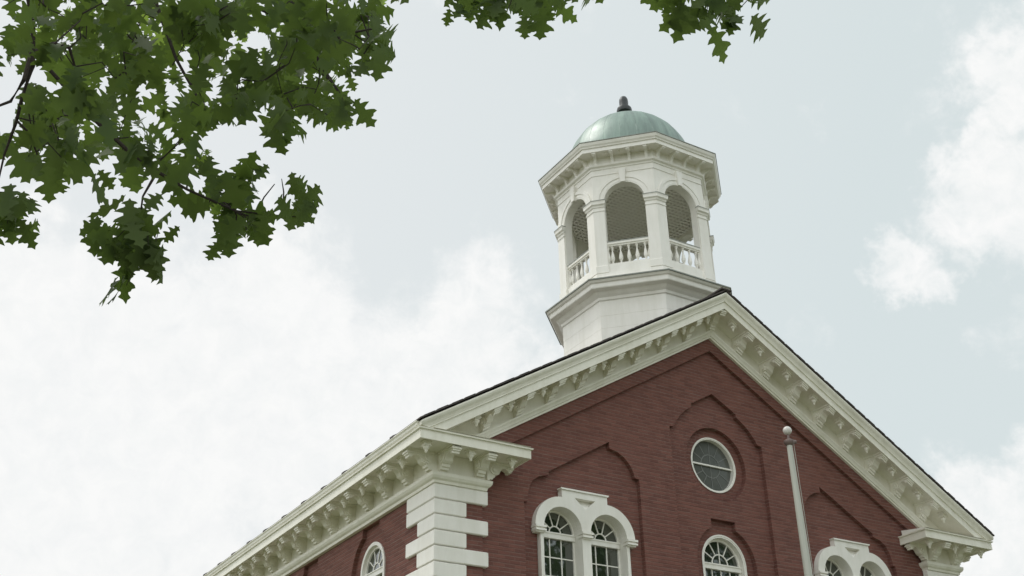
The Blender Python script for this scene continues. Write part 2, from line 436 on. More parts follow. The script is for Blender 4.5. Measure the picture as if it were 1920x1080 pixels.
for sx in (-1, 1):
    bb = MB()
    bb.prism(fprof, lambda p: Vector((0, p[0], ZA+p[1])), lambda p: Vector((sx*6.6, p[0], roofz(6.6)+p[1])))
    bb.clip(Vector((0, 0, 8.70)), Vector((0, 0, -1)))
    me = bb.mesh('tmp', WHITE); b.b.from_mesh(me); bpy.data.meshes.remove(me)
b.build('gable_frieze', WHITE, HALL)

# ---- horizontal cornice along the sides and its returns round the gable corners
XP = 5.62
for sx in (-1, 1):
    path = [(sx*W, DEP), (sx*W, 0), (sx*XP, 0), (sx*XP, .30)]
    sd = -1 if sx < 0 else 1
    b = MB()
    b.sweep([(-.02, 8.53), (.60, 8.53), (.60, 8.50), (.635, 8.50), (.635, 8.655), (.665, 8.66), (.67, 8.685), (.62, 8.70), (-.02, 8.70)], path, -sd)   # soffit and fascia
    b.sweep([(.0, 8.17), (.055, 8.17), (.055, 8.527), (.0, 8.527)], path, -sd)                              # frieze
    b.sweep([(.0, 8.0), (.075, 8.0), (.085, 8.045), (.12, 8.07), (.145, 8.11), (.15, 8.165), (.0, 8.168)], path, -sd)    # moulding
    # crown moulding only on the long side
    cp = [(.45, 8.702), (.66, 8.702), (.675, 8.725), (.68, 8.76), (.70, 8.785), (.70, 8.80), (.45, 8.80)]
    b.rings([[Vector((sx*(W+d), y, z)) for d, z in cp] for y in (DEP+.4, -.60)])
    b.build('eave_cornice', WHITE, HALL)
    # sloped lead capping on the return
    b = MB()
    b.prism([(-.675, 8.70), (.0, 8.70), (.0, 8.80)], lambda p: Vector((sx*5.0, p[0], p[1]+.004)), lambda p: Vector((sx*6.9, p[0], p[1]+.004)))
    b.build('return_capping', TRIM, HALL)

# ---- brackets and pendants
BP = [(0, 0), (.53, 0), (.53, -.055), (.515, -.065), (.515, -.115), (.49, -.125), (.485, -.155), (.43, -.155), (.425, -.12), (.36, -.09), (.31, -.10), (.265, -.15), (.24, -.21), (.19, -.235), (.155, -.24), (.15, -.29), (.115, -.30), (.105, -.335), (.05, -.335), (.045, -.36), (0, -.36)]
def bracket(name, w, h=1.0, shear=0.0, d=1.0):
    m = MB(); f = lambda x: (lambda p: Vector((x, -p[0]*d, p[1]*h-shear*x)))
    m.prism(BP, f(-w/2), f(w/2))
    m.box(-w/2-.02, w/2+.02, -.53*d, 0, -.035, .0, lambda p: Vector((p.x, p.y, p.z-shear*p.x)))
    m.box(-w/2-.018, w/2+.018, -.535*d, -.40*d, -.085, -.06, lambda p: Vector((p.x, p.y, p.z*h-shear*p.x)))
    for sx in (-1, 1):
        for rr, e in ((.085, .022), (.045, .045)):
            m.rings([[Vector((sx*(w/2+q), -(.135+rr*math.cos(a))*d, (-.155+rr*math.sin(a))*h-shear*sx*w/2)) for a in [k*math.pi/6 for k in range(12)]] for q in (0, e)])
    return m.mesh(name, WHITE)
def pendant(name, shear=0.0):
    m = MB()
    for (a, z0, z1) in ((.075, -.03, 0), (.055, -.075, -.03), (.068, -.09, -.075)):
        m.box(-a, a, -a, a, z0, z1, lambda p: Vector((p.x, p.y, p.z-shear*p.x)))
    m.lathe([(.06, -.09), (.052, -.12), (.03, -.15), (.022, -.165), (.028, -.18), (.012, -.20)], (0, 0, 0), 10)
    return m.mesh(name, WHITE)
B0 = bracket('bracket', .15, .95); P0 = pendant('pendant')
BRK = {s: bracket('bracket', .14, .92, s*SL) for s in (-1, 0, 1)}
PRK = {s: pendant('pendant', s*SL) for s in (-1, 1)}
# raking brackets
inst('bracket', BRK[0], HALL, (0, -.052, ZA-.385))
for k in range(1, 9):
    for sx in (-1, 1):
        x = sx*k*.70
        if roofz(x)-.36 > 8.98: inst('bracket', BRK[sx], HALL, (x, -.052, roofz(x)-.362))
for k in range(0, 9):
    for sx in (-1, 1):
        x = sx*(k*.70+.35)
        if roofz(x)-.36 > 8.95: inst('pendant', PRK[sx], HALL, (x, -.42, roofz(x)-.362))
# side brackets: spaced 0.8 m
for sx in (-1, 1):
    rz = -math.pi/2 if sx < 0 else math.pi/2
    for k in range(0, 24):
        y = .02+k*.805
        inst('bracket', B0, HALL, (sx*(W+.056), y, 8.528), rz)
        inst('pendant', P0, HALL, (sx*(W+.43), y+.40, 8.528), 0)
        if k > 15 and sx > 0: break
    # return brackets: outer corner, front pair, inner end
    for x in (5.72, 6.42): inst('bracket', B0, HALL, (sx*x, -.056, 8.528), 0)
    for x in (5.26, 6.08, 6.93): inst('pendant', P0, HALL, (sx*x, -.45, 8.528), 0)
    inst('bracket', bracket('bracket', .12, .95), HALL, (sx*(XP-.056), -.06, 8.528), -rz)

# ---- quoins
PITCHQ, QT = .265, 8.0
for sx in (-1, 1):
    for k in range(28):
        z1 = QT-k*PITCHQ; z0 = z1-PITCHQ+.012
        if z0 < .5: break
        lf = .92 if k % 2 == 0 else .50
        ls = .50 if k % 2 == 0 and k > 0 else .92
        q = MB(); e = .055; c = .016
        def ring_(ins, zz):
            a = e-ins
            return [Vector((sx*(W+a), -a, zz)), Vector((sx*(W-lf-a+e*0), -a, zz)), Vector((sx*(W-lf-a), .06, zz)), Vector((sx*(W-.03), .06, zz)), Vector((sx*(W-.03), ls+a, zz)), Vector((sx*(W+a), ls+a, zz))]
        q.rings([ring_(c, z0), ring_(0, z0+c*.9), ring_(0, z1-c*.9), ring_(c, z1)])
        q.build('quoin', TRIM, HALL)

# ---- windows
def strip_arch(m, c, zs, r0_, r1_, zb, f0, f1, a0=0, a1=180, n=22):
    """arched band with legs down to zb"""
    out = ([(c+r1_, zb)] if zb is not None else []) + arc(c, zs, r1_, a0, a1, n) + ([(c-r1_, zb), (c-r0_, zb)] if zb is not None else []) + arc(c, zs, r0_, a1, a0, n) + ([(c+r0_, zb)] if zb is not None else [])
    A = [m.b.verts.new(f0(p)) for p in out]; B = [m.b.verts.new(f1(p)) for p in out]
    k = (1 if zb is not None else 0); N = n+1
    L = len(out)
    outer = out[:N+2*k]; 
    # strips of quads between the outer and inner chain
    oi = list(range(0, N+2*k)); ii = list(range(L-1, L-1-(N+2*k), -1))
    for V in (A, B):
        for a in range(len(oi)-1):
            m.b.faces.new((V[oi[a]], V[oi[a+1]], V[ii[a+1]], V[ii[a]]))
    for a in range(L):
        m.b.faces.new((A[a], A[(a+1) % L], B[(a+1) % L], B[a]))
def bar(m, p, q, w, y0, y1, F):
    d = Vector((q[0]-p[0], q[1]-p[1])).normalized(); nx, nz = -d.y*w/2, d.x*w/2
    m.prism([(p[0]+nx, p[1]+nz), (q[0]+nx, q[1]+nz), (q[0]-nx, q[1]-nz), (p[0]-nx, p[1]-nz)], F(y0), F(y1))
def glazing(par, c, zs, r, zb, y, F, cols, spokes, hub, sgn=1, rowh=.335, fr=.045, gm=None):
    """sash frame, pane and glazing bars of one arched light; y = front plane, sgn = direction inwards"""
    fm = MB()
    strip_arch(fm, c, zs, r-fr, r, zb, F(y), F(y+.06*sgn))
    fm.prism([(c-r+.002, zs-.12), (c+r-.002, zs-.12), (c+r-.002, zs-.005), (c-r+.002, zs-.005)], F(y-.025*sgn), F(y+.055*sgn))
    fm.prism([(c-r+.002, zs-.035), (c+r-.002, zs-.035), (c+r-.002, zs-.015), (c-r+.002, zs-.015)], F(y-.04*sgn), F(y-.0255*sgn))
    fm.prism([(c-r+.002, zb), (c+r-.002, zb), (c+r-.002, zb+.08), (c-r+.002, zb+.08)], F(y-.01*sgn), F(y+.055*sgn))
    strip_arch(fm, c, zs-.004, hub-.011, hub+.011, None, F(y+.02*sgn), F(y+.045*sgn), n=12)
    for k in range(1, spokes):
        a = math.pi*k/spokes
        bar(fm, (c+hub*math.cos(a), zs+hub*math.sin(a)), (c+(r-fr+.01)*math.cos(a), zs+(r-fr+.01)*math.sin(a)), .02, y+.021*sgn, y+.044*sgn, F)
    if hub > .16: bar(fm, (c, zs-.01), (c, zs+hub), .018, y+.022*sgn, y+.043*sgn, F)
    wi = 2*(r-fr)
    for k in range(1, cols): 
        x = c-r+fr+wi*k/cols
        bar(fm, (x, zb+.05), (x, zs-.10), .020, y+.022*sgn, y+.045*sgn, F)
    z = zs-.12-rowh
    while z > zb+.15:
        bar(fm, (c-r+fr-.005, z), (c+r-fr+.005, z), .020, y+.0225*sgn, y+.0445*sgn, F); z -= rowh
    fo = fm.build('frame', TRIM, par)
    g = MB(); g.prism([(c-r+.01, zb+.01), (c+r-.01, zb+.01)]+arc(c, zs, r-.01, 0, 180, 22), F(y+.035*sgn), F(y+.04*sgn))
    g.build('pane', gm or GLASS, par)

def twin(c):
    m = MB()
    yf_, yb = .045, .30
    L, Rr = c-TOFF, c+TOFF
    # arched surround: outer outline with raised central block
    RO = .59; hb = .50
    a = 89.9
    zt = 8.33
    outer = [(c+TOFF+RO, TZS)] + arc(Rr, TZS, RO, 0, a, 12)[1:] + [(c+hb, zt), (c-hb, zt)] + arc(L, TZS, RO, 180-a, 180, 12)[:-1] + [(c-TOFF-RO, TZS)]
    outer += [(L-TR, TZS)] + arc(L, TZS, TR, 180, 0, 18)[1:-1] + [(L+TR, TZS), (Rr-TR, TZS)] + arc(Rr, TZS, TR, 180, 0, 18)[1:-1] + [(Rr+TR, TZS)]
    tri = [(c-.23, 8.215), (c+.23, 8.215), (c, 8.02)]
    m.plate(outer, [tri], FY(yf_), FY(yb-.1))
    m.face([Vector((c-.23, yf_+.13, 8.215)), Vector((c+.23, yf_+.13, 8.215)), Vector((c, yf_+.004, 8.02))])
    for cc in (L, Rr): strip_arch(m, cc, TZS, TR-.001, TR+.06, TZS-.02, FY(yb-.099), FY(yb+.06))
    # cap over the block
    m.prism([(c-hb-.012, 8.333), (c+hb+.012, 8.333), (c+hb+.03, 8.35), (c+hb+.03, 8.365), (c-hb-.03, 8.365), (c-hb-.03, 8.35)], FY(yf_-.025), FY(.15))
    # imposts
    def impost(x0, x1):
        m.box(x0, x1, yf_-.01, .16, 7.475, 7.50); m.box(x0-.018, x1+.018, yf_-.05, .16, 7.50, 7.535)
        m.box(x0-.005, x1+.005, yf_-.02, .16, 7.535, 7.56); m.box(x0-.022, x1+.022, yf_-.055, .16, 7.56, TZS)
    impost(L-RO+.0, L-TR); impost(L+TR, Rr-TR); impost(Rr+TR, Rr+RO)
    # jambs
    m.box(L-TR-.065, L-TR, .155, yb+.05, 7.475, TZS); m.box(Rr+TR, Rr+TR+.065, .155, yb+.05, 7.475, TZS); m.box(L+TR, Rr-TR, .155, yb+.05, 7.475, TZS)
    m.box(L-TR-.065, L-TR, yf_+.03, yb+.05, 4.66, 7.475); m.box(Rr+TR, Rr+TR+.065, yf_+.03, yb+.05, 4.66, 7.475)
    m.box(L+TR, Rr-TR, yf_+.012, yb+.05, 4.66, 7.475)
    m.box(L-TR-.2, Rr+TR+.2, -.04, yb+.1, 4.54, 4.66)
    o = m.build('window', TRIM, HALL)
    for cc in (L, Rr): glazing(o, cc, TZS-.0, TR-.004, 4.662, yb, FY, 3, 5, .125, fr=.03)
twin(-TWC); twin(TWC)

# centre arched window
m = MB(); strip_arch(m, 0, LWZ, .50, .545, 4.66, FY(.272), FY(.45)); strip_arch(m, 0, LWZ, .53, .56, 4.66, FY(.262), FY(.2719)); m.box(-.62, .62, .10, .36, 4.58, 4.66)
o = m.build('window', TRIM, HALL); glazing(o, 0, LWZ, .498, 4.665, .37, FY, 4, 6, .20)
# round window
m = MB()
def disc_ring(m, c, z, r0_, r1_, y0, y1, n=48):
    v = [[m.b.verts.new((c+r*math.cos(2*math.pi*k/n), y, z+r*math.sin(2*math.pi*k/n))) for k in range(n)] for r, y in ((r0_, y0), (r1_, y0), (r1_, y1), (r0_, y1))]
    for a in range(4):
        A, B = v[a], v[(a+1) % 4]
        for k in range(n): m.b.faces.new((A[k], A[(k+1) % n], B[(k+1) % n], B[k]))
disc_ring(m, 0, 9.54, .54, .575, .272, .45); disc_ring(m, 0, 9.54, .56, .585, .262, .2719)
o = m.build('window', TRIM, HALL)
m = MB(); m.box(-.545, .545, .325, .36, 9.525, 9.555); m.build('glazing_bar', TRIM, o)
m = MB(); disc_ring(m, 0, 9.54, .235, .255, .365, .371)
for k in range(12):
    a = math.pi*k/6
    if k % 6: bar(m, (.245*math.cos(a), 9.54+.245*math.sin(a)), (.53*math.cos(a), 9.54+.53*math.sin(a)), .016, .3655, .3705, FY)
bar(m, (0, 9.01), (0, 10.07), .016, .366, .370, FY)
m.build('leading', MUNT, o)
m = MB(); m.prism(arc(0, 9.54, .545, 0, 360, 48)[:-1], FY(.372), FY(.376)); m.build('pane', STORM, o)
# side windows
for sx in (-1, 1):
    for c in SWY:
        Fs = lambda v: FX(sx*(W-v))
        m = MB(); strip_arch(m, c, 7.16, .44, .505, 4.15, Fs(.055), Fs(.30)); m.box(-.6, .6, 0, .2, 4.06, 4.15, lambda p: Vector((sx*(W+.06-p.y), c+p.x, p.z)))
        o = m.build('window', TRIM, HALL); glazing(o, c, 7.16, .438, 4.155, .12, Fs, 3, 5, .14)
# front door of the hall below the middle window (not in view, closes the wall)
m = MB(); m.box(-.85, .85, .05, .16, .5, 3.1); o = m.build('door', DARKM, HALL)

# ------------------------------------------------------------------ cupola
CY = 2.14
T8 = math.tan(math.pi/8); C8 = math.cos(math.pi/8)
def oct_lathe(m, prof, cap0=True, cap1=True): return m.lathe([(a/C8, z) for a, z in prof], (0, CY, 0), 8, math.pi/8, cap0, cap1)
m = MB()
zz = 9.0
AP = 1.755
for z1 in (12.25, 12.72, 13.02, 13.5):
    oct_lathe(m, [(AP, zz), (AP, z1-.004), (AP-.006, z1-.004), (AP-.006, z1)]); zz = z1
CUPO = m.build('cupola', CUP, HALL, label='white octagonal cupola with arched openings and a green dome')
m = MB(); oct_lathe(m, [(AP, 13.38), (AP+.03, 13.40), (AP+.04, 13.46), (AP+.09, 13.50), (AP+.14, 13.56), (2.02, 13.58), (2.03, 13.60), (2.03, 13.69), (2.07, 13.71), (2.10, 13.755), (1.6, 13.756)])
m.build('ledge', CUP, CUPO)
m = MB(); oct_lathe(m, [(1.6, 13.757), (2.125, 13.757), (2.125, 13.785), (1.70, 13.88)]); oct_lathe(m, [(1.925, 13.80), (1.925, 13.875), (1.6, 13.9)]); m.build('ledge_capping', LEAD, CUPO)
m = MB(); oct_lathe(m, [(1.905, 13.805), (1.905, 13.89), (1.88, 13.90), (1.2, 13.90)]); m.build('floor', CUP, CUPO)
# arcade walls
A2 = 1.74; HWD = A2*T8; OW, ZS = .465, 15.965
def face_map(k, m_, zrot=0):
    """local face coords (u along face, n inwards, z) -> world for face k"""
    a = k*math.pi/4 - math.pi/2
    nx, ny = math.cos(a), math.sin(a); ux, uy = -ny, nx
    return lambda u, n, z: Vector((nx*(A2-n)+ux*u, CY+ny*(A2-n)+uy*u, z))
TH = .20
for k in range(8):
    G = face_map(k, None)
    m = MB()
    hole = [(-OW, 14.27), (OW, 14.27)]+arc(0, ZS, OW, 0, 180, 20)
    z0, z1 = 13.9, 17.1
    def Fk(n): return lambda p: G(p[0]*(1-0.0), n, p[1])
    inner = 1-TH*T8/HWD
    outer = [(-HWD, z0), (HWD, z0), (HWD, z1), (-HWD, z1)]
    def F_in(p):
        u = p[0]*inner if abs(abs(p[0])-HWD) < 1e-6 else p[0]
        return G(u, TH, p[1])
    m.plate(outer, [hole], lambda p: G(p[0], 0, p[1]), F_in)
    # archivolt: two stepped rings, legs omitted
    def ringk(r0_, r1_, n0, n1):
        strip_arch(m, 0, ZS, r0_, r1_, None, lambda p: G(p[0], n0, p[1]), lambda p: G(p[0], n1, p[1]), n=24)
    ringk(OW+.0, OW+.12, -.018, .001); ringk(OW+.12, OW+.19, -.036, .001); ringk(OW+.03, OW+.055, -.024, -.0179)
    # keystone
    kk = [(-.055, ZS+OW-.02), (.055, ZS+OW-.02), (.085, 16.80), (-.085, 16.80)]
    m.prism(kk, lambda p: G(p[0], -.075, p[1]), lambda p: G(p[0], -.002, p[1]))
    # string above the arches, stopped at the keystone
    for s0, s1 in ((-HWD-.01, -.10), (.10, HWD+.01)):
        m.prism([(s0, 16.70), (s1, 16.70), (s1, 16.72), (s0, 16.72)], lambda p: G(p[0], -.014, p[1]), lambda p: G(p[0], .0, p[1]))
    # plinth
    pl = lambda zA, zB, d: m.rings([[G(-HWD-d*T8, -d, z), G(HWD+d*T8, -d, z), G(HWD, .0, z), G(-HWD, .0, z)] for z in (zA, zB)])
    pl(13.905, 14.06, .05); pl(14.06, 14.075, .035)
    m.build('arcade_wall', CUP, CUPO)
# corner pilasters
PW = .245
for k in range(8):
    G = face_map(k, None); G2 = face_map((k+1) % 8, None)
    m = MB()
    def ringp(d, w_, z):
        # wraps the corner between face k (u=+HWD) and face k+1 (u=-HWD)
        return [G(HWD-w_, -d, z), G(HWD+d*T8, -d, z), G2(-HWD+w_, -d, z), G2(-HWD+w_, .0, z), G(HWD-.0, .0, z), G(HWD-w_, .0, z)]
    m.rings([ringp(d, w_, z) for d, w_, z in ((.055, PW+.012, 14.076), (.055, PW+.012, 14.25), (.03, PW, 14.27), (.03, PW, 15.70), (.045, PW+.01, 15.705), (.045, PW+.01, 15.73), (.03, PW, 15.735), (.03, PW, 15.80),
                                              (.05, PW+.012, 15.81), (.06, PW+.02, 15.85), (.095, PW+.03, 15.87), (.10, PW+.035, 15.93), (.11, PW+.04, 15.955))])
    m.build('pilaster', CUP, CUPO)
    m = MB(); m.rings([ringp(.115, PW+.045, 15.956), ringp(.115, PW+.045, 15.972), ringp(.0, PW, 16.0)]); m.build('capital_cap', LEAD, CUPO)
# balustrades
BAL = [(.035, 0), (.035, .03), (.018, .04), (.022, .07), (.045, .13), (.048, .18), (.036, .25), (.019, .33), (.016, .36), (.024, .375), (.018, .39), (.026, .42), (.035, .43), (.035, .47)]
for k in range(8):
    G = face_map(k, None); m = MB()
    for (u0, u1, n0, n1, za, zb) in ((-OW, OW, .03, .16, 14.27, 14.33), (-OW, OW, .045, .145, 14.79, 14.83), (-OW, OW, .02, .17, 14.83, 14.885)):
        m.rings([[G(u0, n0, z), G(u1, n0, z), G(u1, n1, z), G(u0, n1, z)] for z in (za, zb)])
    for j in range(5):
        u = -OW+.93*(j+.5)/5; c = G(u, .095, 14.325)
        m.lathe(BAL, c, 10)
    for s in (-1, 1):
        c = G(s*(OW-.001), .095, 14.325); m.lathe(BAL, c, 10)
    o = m.build('balustrade', CUP, CUPO)
    m = MB(); m.rings([[G(-OW, .012, z), G(OW, .012, z), G(OW, .178, z), G(-OW, .178, z)] for z in (14.886, 14.905)]); m.build('rail_capping', LEAD, CUPO)
# lattice ceiling
m = MB(); ap = A2-TH-.0; zc = 16.5; stp = .115; wv = .048
def oct_clip(c0, dirv):
    lo, hi = -9, 9
    for k in range(8):
        a = k*math.pi/4; n = Vector((math.cos(a), math.sin(a)))
        dn = dirv.dot(n); e = ap-c0.dot(n)
        if abs(dn) < 1e-6:
            if e < 0: return None
            continue
        tt = e/dn
        if dn > 0: hi = min(hi, tt)
        else: lo = max(lo, tt)
    return (lo, hi) if hi-lo > .05 else None
for q, zq in ((0, 0), (1, .012)):
    th = q*R(90); dv = Vector((math.cos(th), math.sin(th))); nv = Vector((-dv.y, dv.x))
    for i in range(-22, 23):
        c0 = nv*(i*stp); r_ = oct_clip(c0, dv)
        if not r_: continue
        a_, b_ = c0+dv*r_[0], c0+dv*r_[1]; h = nv*wv/2
        m.rings([[Vector((p.x, p.y+CY, z)) for p in (a_-h, b_-h, b_+h, a_+h)] for z in (zc+zq, zc+zq+.0118)])
m.build('lattice_ceiling', LAT, CUPO)
# main cornice of the cupola
m = MB()
oct_lathe(m, [(A2, 16.86), (A2+.02, 16.865), (A2+.03, 16.90), (A2+.075, 16.925), (A2+.09, 16.965), (A2+.03, 16.97), (A2+.03, 17.10), (A2+.03, 17.19), (2.045, 17.19), (2.045, 17.165), (2.075, 17.165), (2.075, 17.265), (2.10, 17.27), (2.11, 17.30), (2.135, 17.33), (2.155, 17.385), (2.155, 17.40), (1.3, 17.402)])
for k in range(8):
    G = face_map(k, None)
    for u in (-.62, -.32, 0, .32, .62):
        c = G(u*.98, -.21, 17.19)
        m.lathe([(.03, 0), (.028, -.012), (.016, -.03), (.002, -.036)], c, 8)
m.build('cornice', CUP, CUPO)
m = MB(); oct_lathe(m, [(1.3, 17.403), (2.17, 17.403), (2.17, 17.42), (1.55, 17.55), (1.2, 17.56)]); m.build('cornice_roof', LEAD, CUPO)
m = MB()
cb_ = [(0, 0), (.285, 0), (.285, -.035), (.265, -.05), (.255, -.075), (.215, -.075), (.19, -.05), (.13, -.06), (.085, -.10), (.055, -.16), (.045, -.215), (0, -.215)]
m.prism(cb_, lambda p: Vector((-.034, -p[0], p[1])), lambda p: Vector((.034, -p[0], p[1])))
m.box(-.045, .045, -.29, 0, -.022, 0)
m.box(-.046, .046, -.288, -.21, -.058, -.04)
CBM = m.mesh('bracket', CUP)
for k in range(8):
    G = face_map(k, None)
    for u in (-.60, -.20, .20, .60):
        p = G(u, -.03, 17.188); inst('bracket', CBM, CUPO, p, k*math.pi/4)
# dome
m = MB(); prof = [(1.60, 17.45), (1.60, 17.70)]+[(1.60*math.cos(R(a)), 17.70+1.70*math.sin(R(a))) for a in range(3, 90, 3)]+[(.02, 19.4)]
m.lathe(prof, (0, CY, 0), 96)
for k in range(24):
    a0 = 2*math.pi*k/24
    pts = [Vector((r*math.cos(a0), CY+r*math.sin(a0), z)) for r, z in prof[1:-4]]
    m.tube(pts, .004, 5)
DOME = m.build('dome', COPPER, CUPO, smooth=True)
m = MB(); m.lathe([(.20, 19.33), (.20, 19.42), (.15, 19.45), (.11, 19.50), (.10, 19.66), (.13, 19.72), (.185, 19.74), (.20, 19.80), (.185, 19.86), (.125, 19.90), (.115, 19.94), (.118, 20.06), (.112, 20.15), (.085, 20.215), (.035, 20.245)], (0, CY, 0), 20)
m.tube([Vector((-.17, CY-.05, 19.36)), Vector((-.20, CY-.05, 19.47)), Vector((-.16, CY-.05, 19.50))], .03, 6)
m.build('finial', DARKM, CUPO, smooth=True)
m = MB(); m.lathe([(.06, 0), (.045, .05), (.03, .10), (.012, .17)], (.18, CY-1.66, 17.6), 8); m.build('vent_pipe', DARKM, CUPO)

# ------------------------------------------------------------------ flagpole
PX, PY = -.655, -2.5
FP = thing('flagpole', 'tall tapering pale painted flagpole with a ball top, standing before the brick gable', 'flagpole', (PX, PY, 0))
m = MB(); m.lathe([(.16, 0), (.16, .25), (.10, .27), (.095, 2), (.068, 7), (.050, 8.9)], (0, 0, 0), 20); m.build('shaft', POLE, FP, smooth=True)
m = MB(); m.lathe([(.05, 8.9), (.062, 8.905), (.095, 8.95), (.095, 8.99), (.05, 9.02), (.022, 9.03), (.02, 9.12)], (0, 0, 0), 18); m.tube([Vector((.05, -.03, 8.97)), Vector((.12, -.05, 8.98))], .035, 8)
m.build('collar', COLLAR, FP, smooth=True)
m = MB(); m.lathe([(.08*math.sin(R(a)), 9.19-.08*math.cos(R(a))) for a in range(3, 180, 9)], (0, 0, 0), 20); m.build('ball', BALL, FP, smooth=True)
m = MB(); m.tube([Vector((.062, -.05, 8.96)), Vector((.076, -.05, 6)), Vector((.092, -.07, 1.3))], .006, 5); m.build('halyard', ROPE, FP)

# ------------------------------------------------------------------ oak tree
HALF = [(.012, .0), (.04, .06), (.15, .095), (.20, .145), (.11, .18), (.105, .25), (.25, .30), (.37, .385), (.25, .405), (.145, .435), (.14, .50), (.27, .57), (.35, .625), (.38, .70), (.25, .705), (.20, .75), (.115, .76), (.115, .80), (.20, .885), (.07, .92), (0, 1.0)]
class Leaves:
    def __init__(s): s.v = []; s.f = []; s.mi = []; s.cur = 0
    def add(s, P, tip, nrm, L, rnd, simple=False):
        tip = tip.normalized(); x = tip.cross(nrm).normalized(); n = x.cross(tip)
        wid = rnd.uniform(.9, 1.25); fold = rnd.uniform(-.1, .6); droop = rnd.uniform(-.1, .6); tw = rnd.uniform(-.35, .35)
        b = len(s.v)
        hl = HALF
        for (a, y) in hl:
            for sd in (-1, 0, 1):
                xx = a*sd*wid
                z = abs(xx)*fold - droop*y*y + tw*xx*y
                s.v.append(P + x*(xx*L) + tip*(y*L) + n*(z*L))
        for i in range(len(hl)-1):
            q = b+3*i
            s.f.append((q, q+1, q+4, q+3)); s.f.append((q+1, q+2, q+5, q+4)); s.mi += [s.cur, s.cur]
    def build(s, name, m, parent, off):
        me = bpy.data.meshes.new(name); me.from_pydata([tuple(p-off) for p in s.v], [], s.f); me.materials.append(m); me.materials.append(LEAFLIT)
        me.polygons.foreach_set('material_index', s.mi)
        for p in me.polygons: p.use_smooth = True
        o = bpy.data.objects.new(name, me); COL.objects.link(o); o.parent = parent; return o
def inside(px, py, poly):
    c = False; n = len(poly)
    for i in range(n):
        x1, y1 = poly[i]; x2, y2 = poly[(i+1) % n]
        if (y1 > py) != (y2 > py) and px < (x2-x1)*(py-y1)/(y2-y1)+x1: c = not c
    return c
rl = random.Random(11)
TB = CAM + Vector((r0.x, r0.y, 0))*(-4.6) + Vector((math.sin(YAW), math.cos(YAW), 0))*2.2; TB.z = 0
OAK = thing('oak_tree', 'oak with dark green lobed leaves hanging over the top left of the photo', 'tree', TB)
m = MB(); m.tube([TB+Vector(v)-TB for v in ((0, 0, -.1), (.03, 0, .5), (.05, .1, 2.2), (.1, .2, 4.2), (.3, .5, 6.5), (.5, .8, 9), (.6, 1.0, 11))], [.42, .33, .27, .23, .17, .11, .04], 16)
m.build('trunk', BARK, OAK, smooth=True)
TOWARD = -pdir(500, 100)
def leaf_at(LV, P, size=.145, simple=False):
    P = P+Vector((0, 0, .055))
    tip = Vector((rl.gauss(0, .42), rl.gauss(0, .42), -.75)); 
    nrm = TOWARD*.9 + Vector((rl.gauss(0, .4), rl.gauss(0, .4), rl.gauss(-.1, .4)))
    if abs(tip.normalized().dot(nrm.normalized())) > .93: nrm = Vector((1, 0, 0))
    q_ = proj(P)
    if q_ and 748 < q_[0] < 832 and q_[1] > -20: return      # clear air between the two boughs
    LV.add(P, tip, nrm, size*rl.uniform(.56, 1.12), rl, simple)
TW = MB()   # twigs of the limb in hand
LIMBS = []
def limb(pts, rad):
    for a, b in zip(pts, pts[1:]):
        for k in range(8): LIMBS.append(a.lerp(b, k/8))
    TW.tube([p-TB for p in pts], rad, 7)
def twig_to(P, Q, r=.004):
    mid = (P+Q)/2 + Vector((rl.gauss(0, .03), rl.gauss(0, .03), rl.uniform(0, .05))); TW.tube([P-TB, mid-TB, Q-TB], [r*1.4, r, r*.6], 5)
# sight-line outlines of the hanging masses (photo pixels) and how deep they reach
MAIN = [(0, 0), (690, 0), (705, 30), (712, 60), (708, 115), (690, 130), (675, 150), (645, 180), (650, 205), (600, 205), (560, 210), (520, 215), (470, 225), (430, 215), (400, 240), (365, 225), (330, 260), (320, 310), (250, 300), (190, 325),
        (130, 320), (60, 310), (30, 280), (60, 240), (75, 200), (120, 175), (100, 150), (60, 80), (20, 110), (0, 100)]
LOW = [(350, 310), (420, 345), (455, 365), (475, 385), (490, 420), (470, 450), (440, 455), (405, 435), (390, 400), (365, 350)]
HANG = [(222, 425), (255, 410), (290, 435), (298, 460), (280, 500), (250, 545), (225, 530), (205, 465)]
EDGE = [(0, 360), (40, 370), (45, 415), (20, 450), (0, 440)]
TOPC = [(910, -60), (1100, -60), (1105, 0), (1085, 20), (1060, 25), (1020, 20), (980, 20), (945, 25), (915, 0)]
TOPC2 = [(825, -40), (905, -40), (890, 0), (840, 0)]
TOPR = [(1240, -60), (1400, -60), (1405, 10), (1415, 40), (1400, 55), (1360, 55), (1330, 45), (1300, 30), (1270, 0), (1215, -10)]
GAPS = [(298, 60, 20), (440, 85, 24), (95, 150, 30), (172, 200, 26), (165, 262, 20), (215, 112, 12), (300, 172, 14), (50, 40, 10), (117, 50, 12), (470, 90, 16), (275, 235, 12), (280, 262, 8), (560, 160, 10), (345, 270, 10), (390, 175, 8), (20, 60, 12), (400, 265, 12), (530, 60, 10), (640, 35, 8), (650, 125, 10), (590, 95, 10), (365, 130, 12), (255, 185, 10), (480, 190, 10), (330, 200, 9), (200, 45, 9)]
def fill(LV, poly, n, d0, d1, size=.145, simple=False, gaps=True):
    xs = [p[0] for p in poly]; ys = [p[1] for p in poly]; c = 0; tries = 0; out = []
    while c < n and tries < n*60:
        tries += 1
        px, py = rl.uniform(min(xs), max(xs)), rl.uniform(min(ys), max(ys))
        if not inside(px, py, poly): continue
        if gaps and any((px-gx)**2+(py+14-gy)**2 < (gr*1.45)**2 for gx, gy, gr in GAPS) and rl.random() < .93: continue
        d = rl.uniform(d0, d1); P = at(px, py-16, d); leaf_at(LV, P, size, simple); out.append(P); c += 1
    return out
L1 = Leaves()
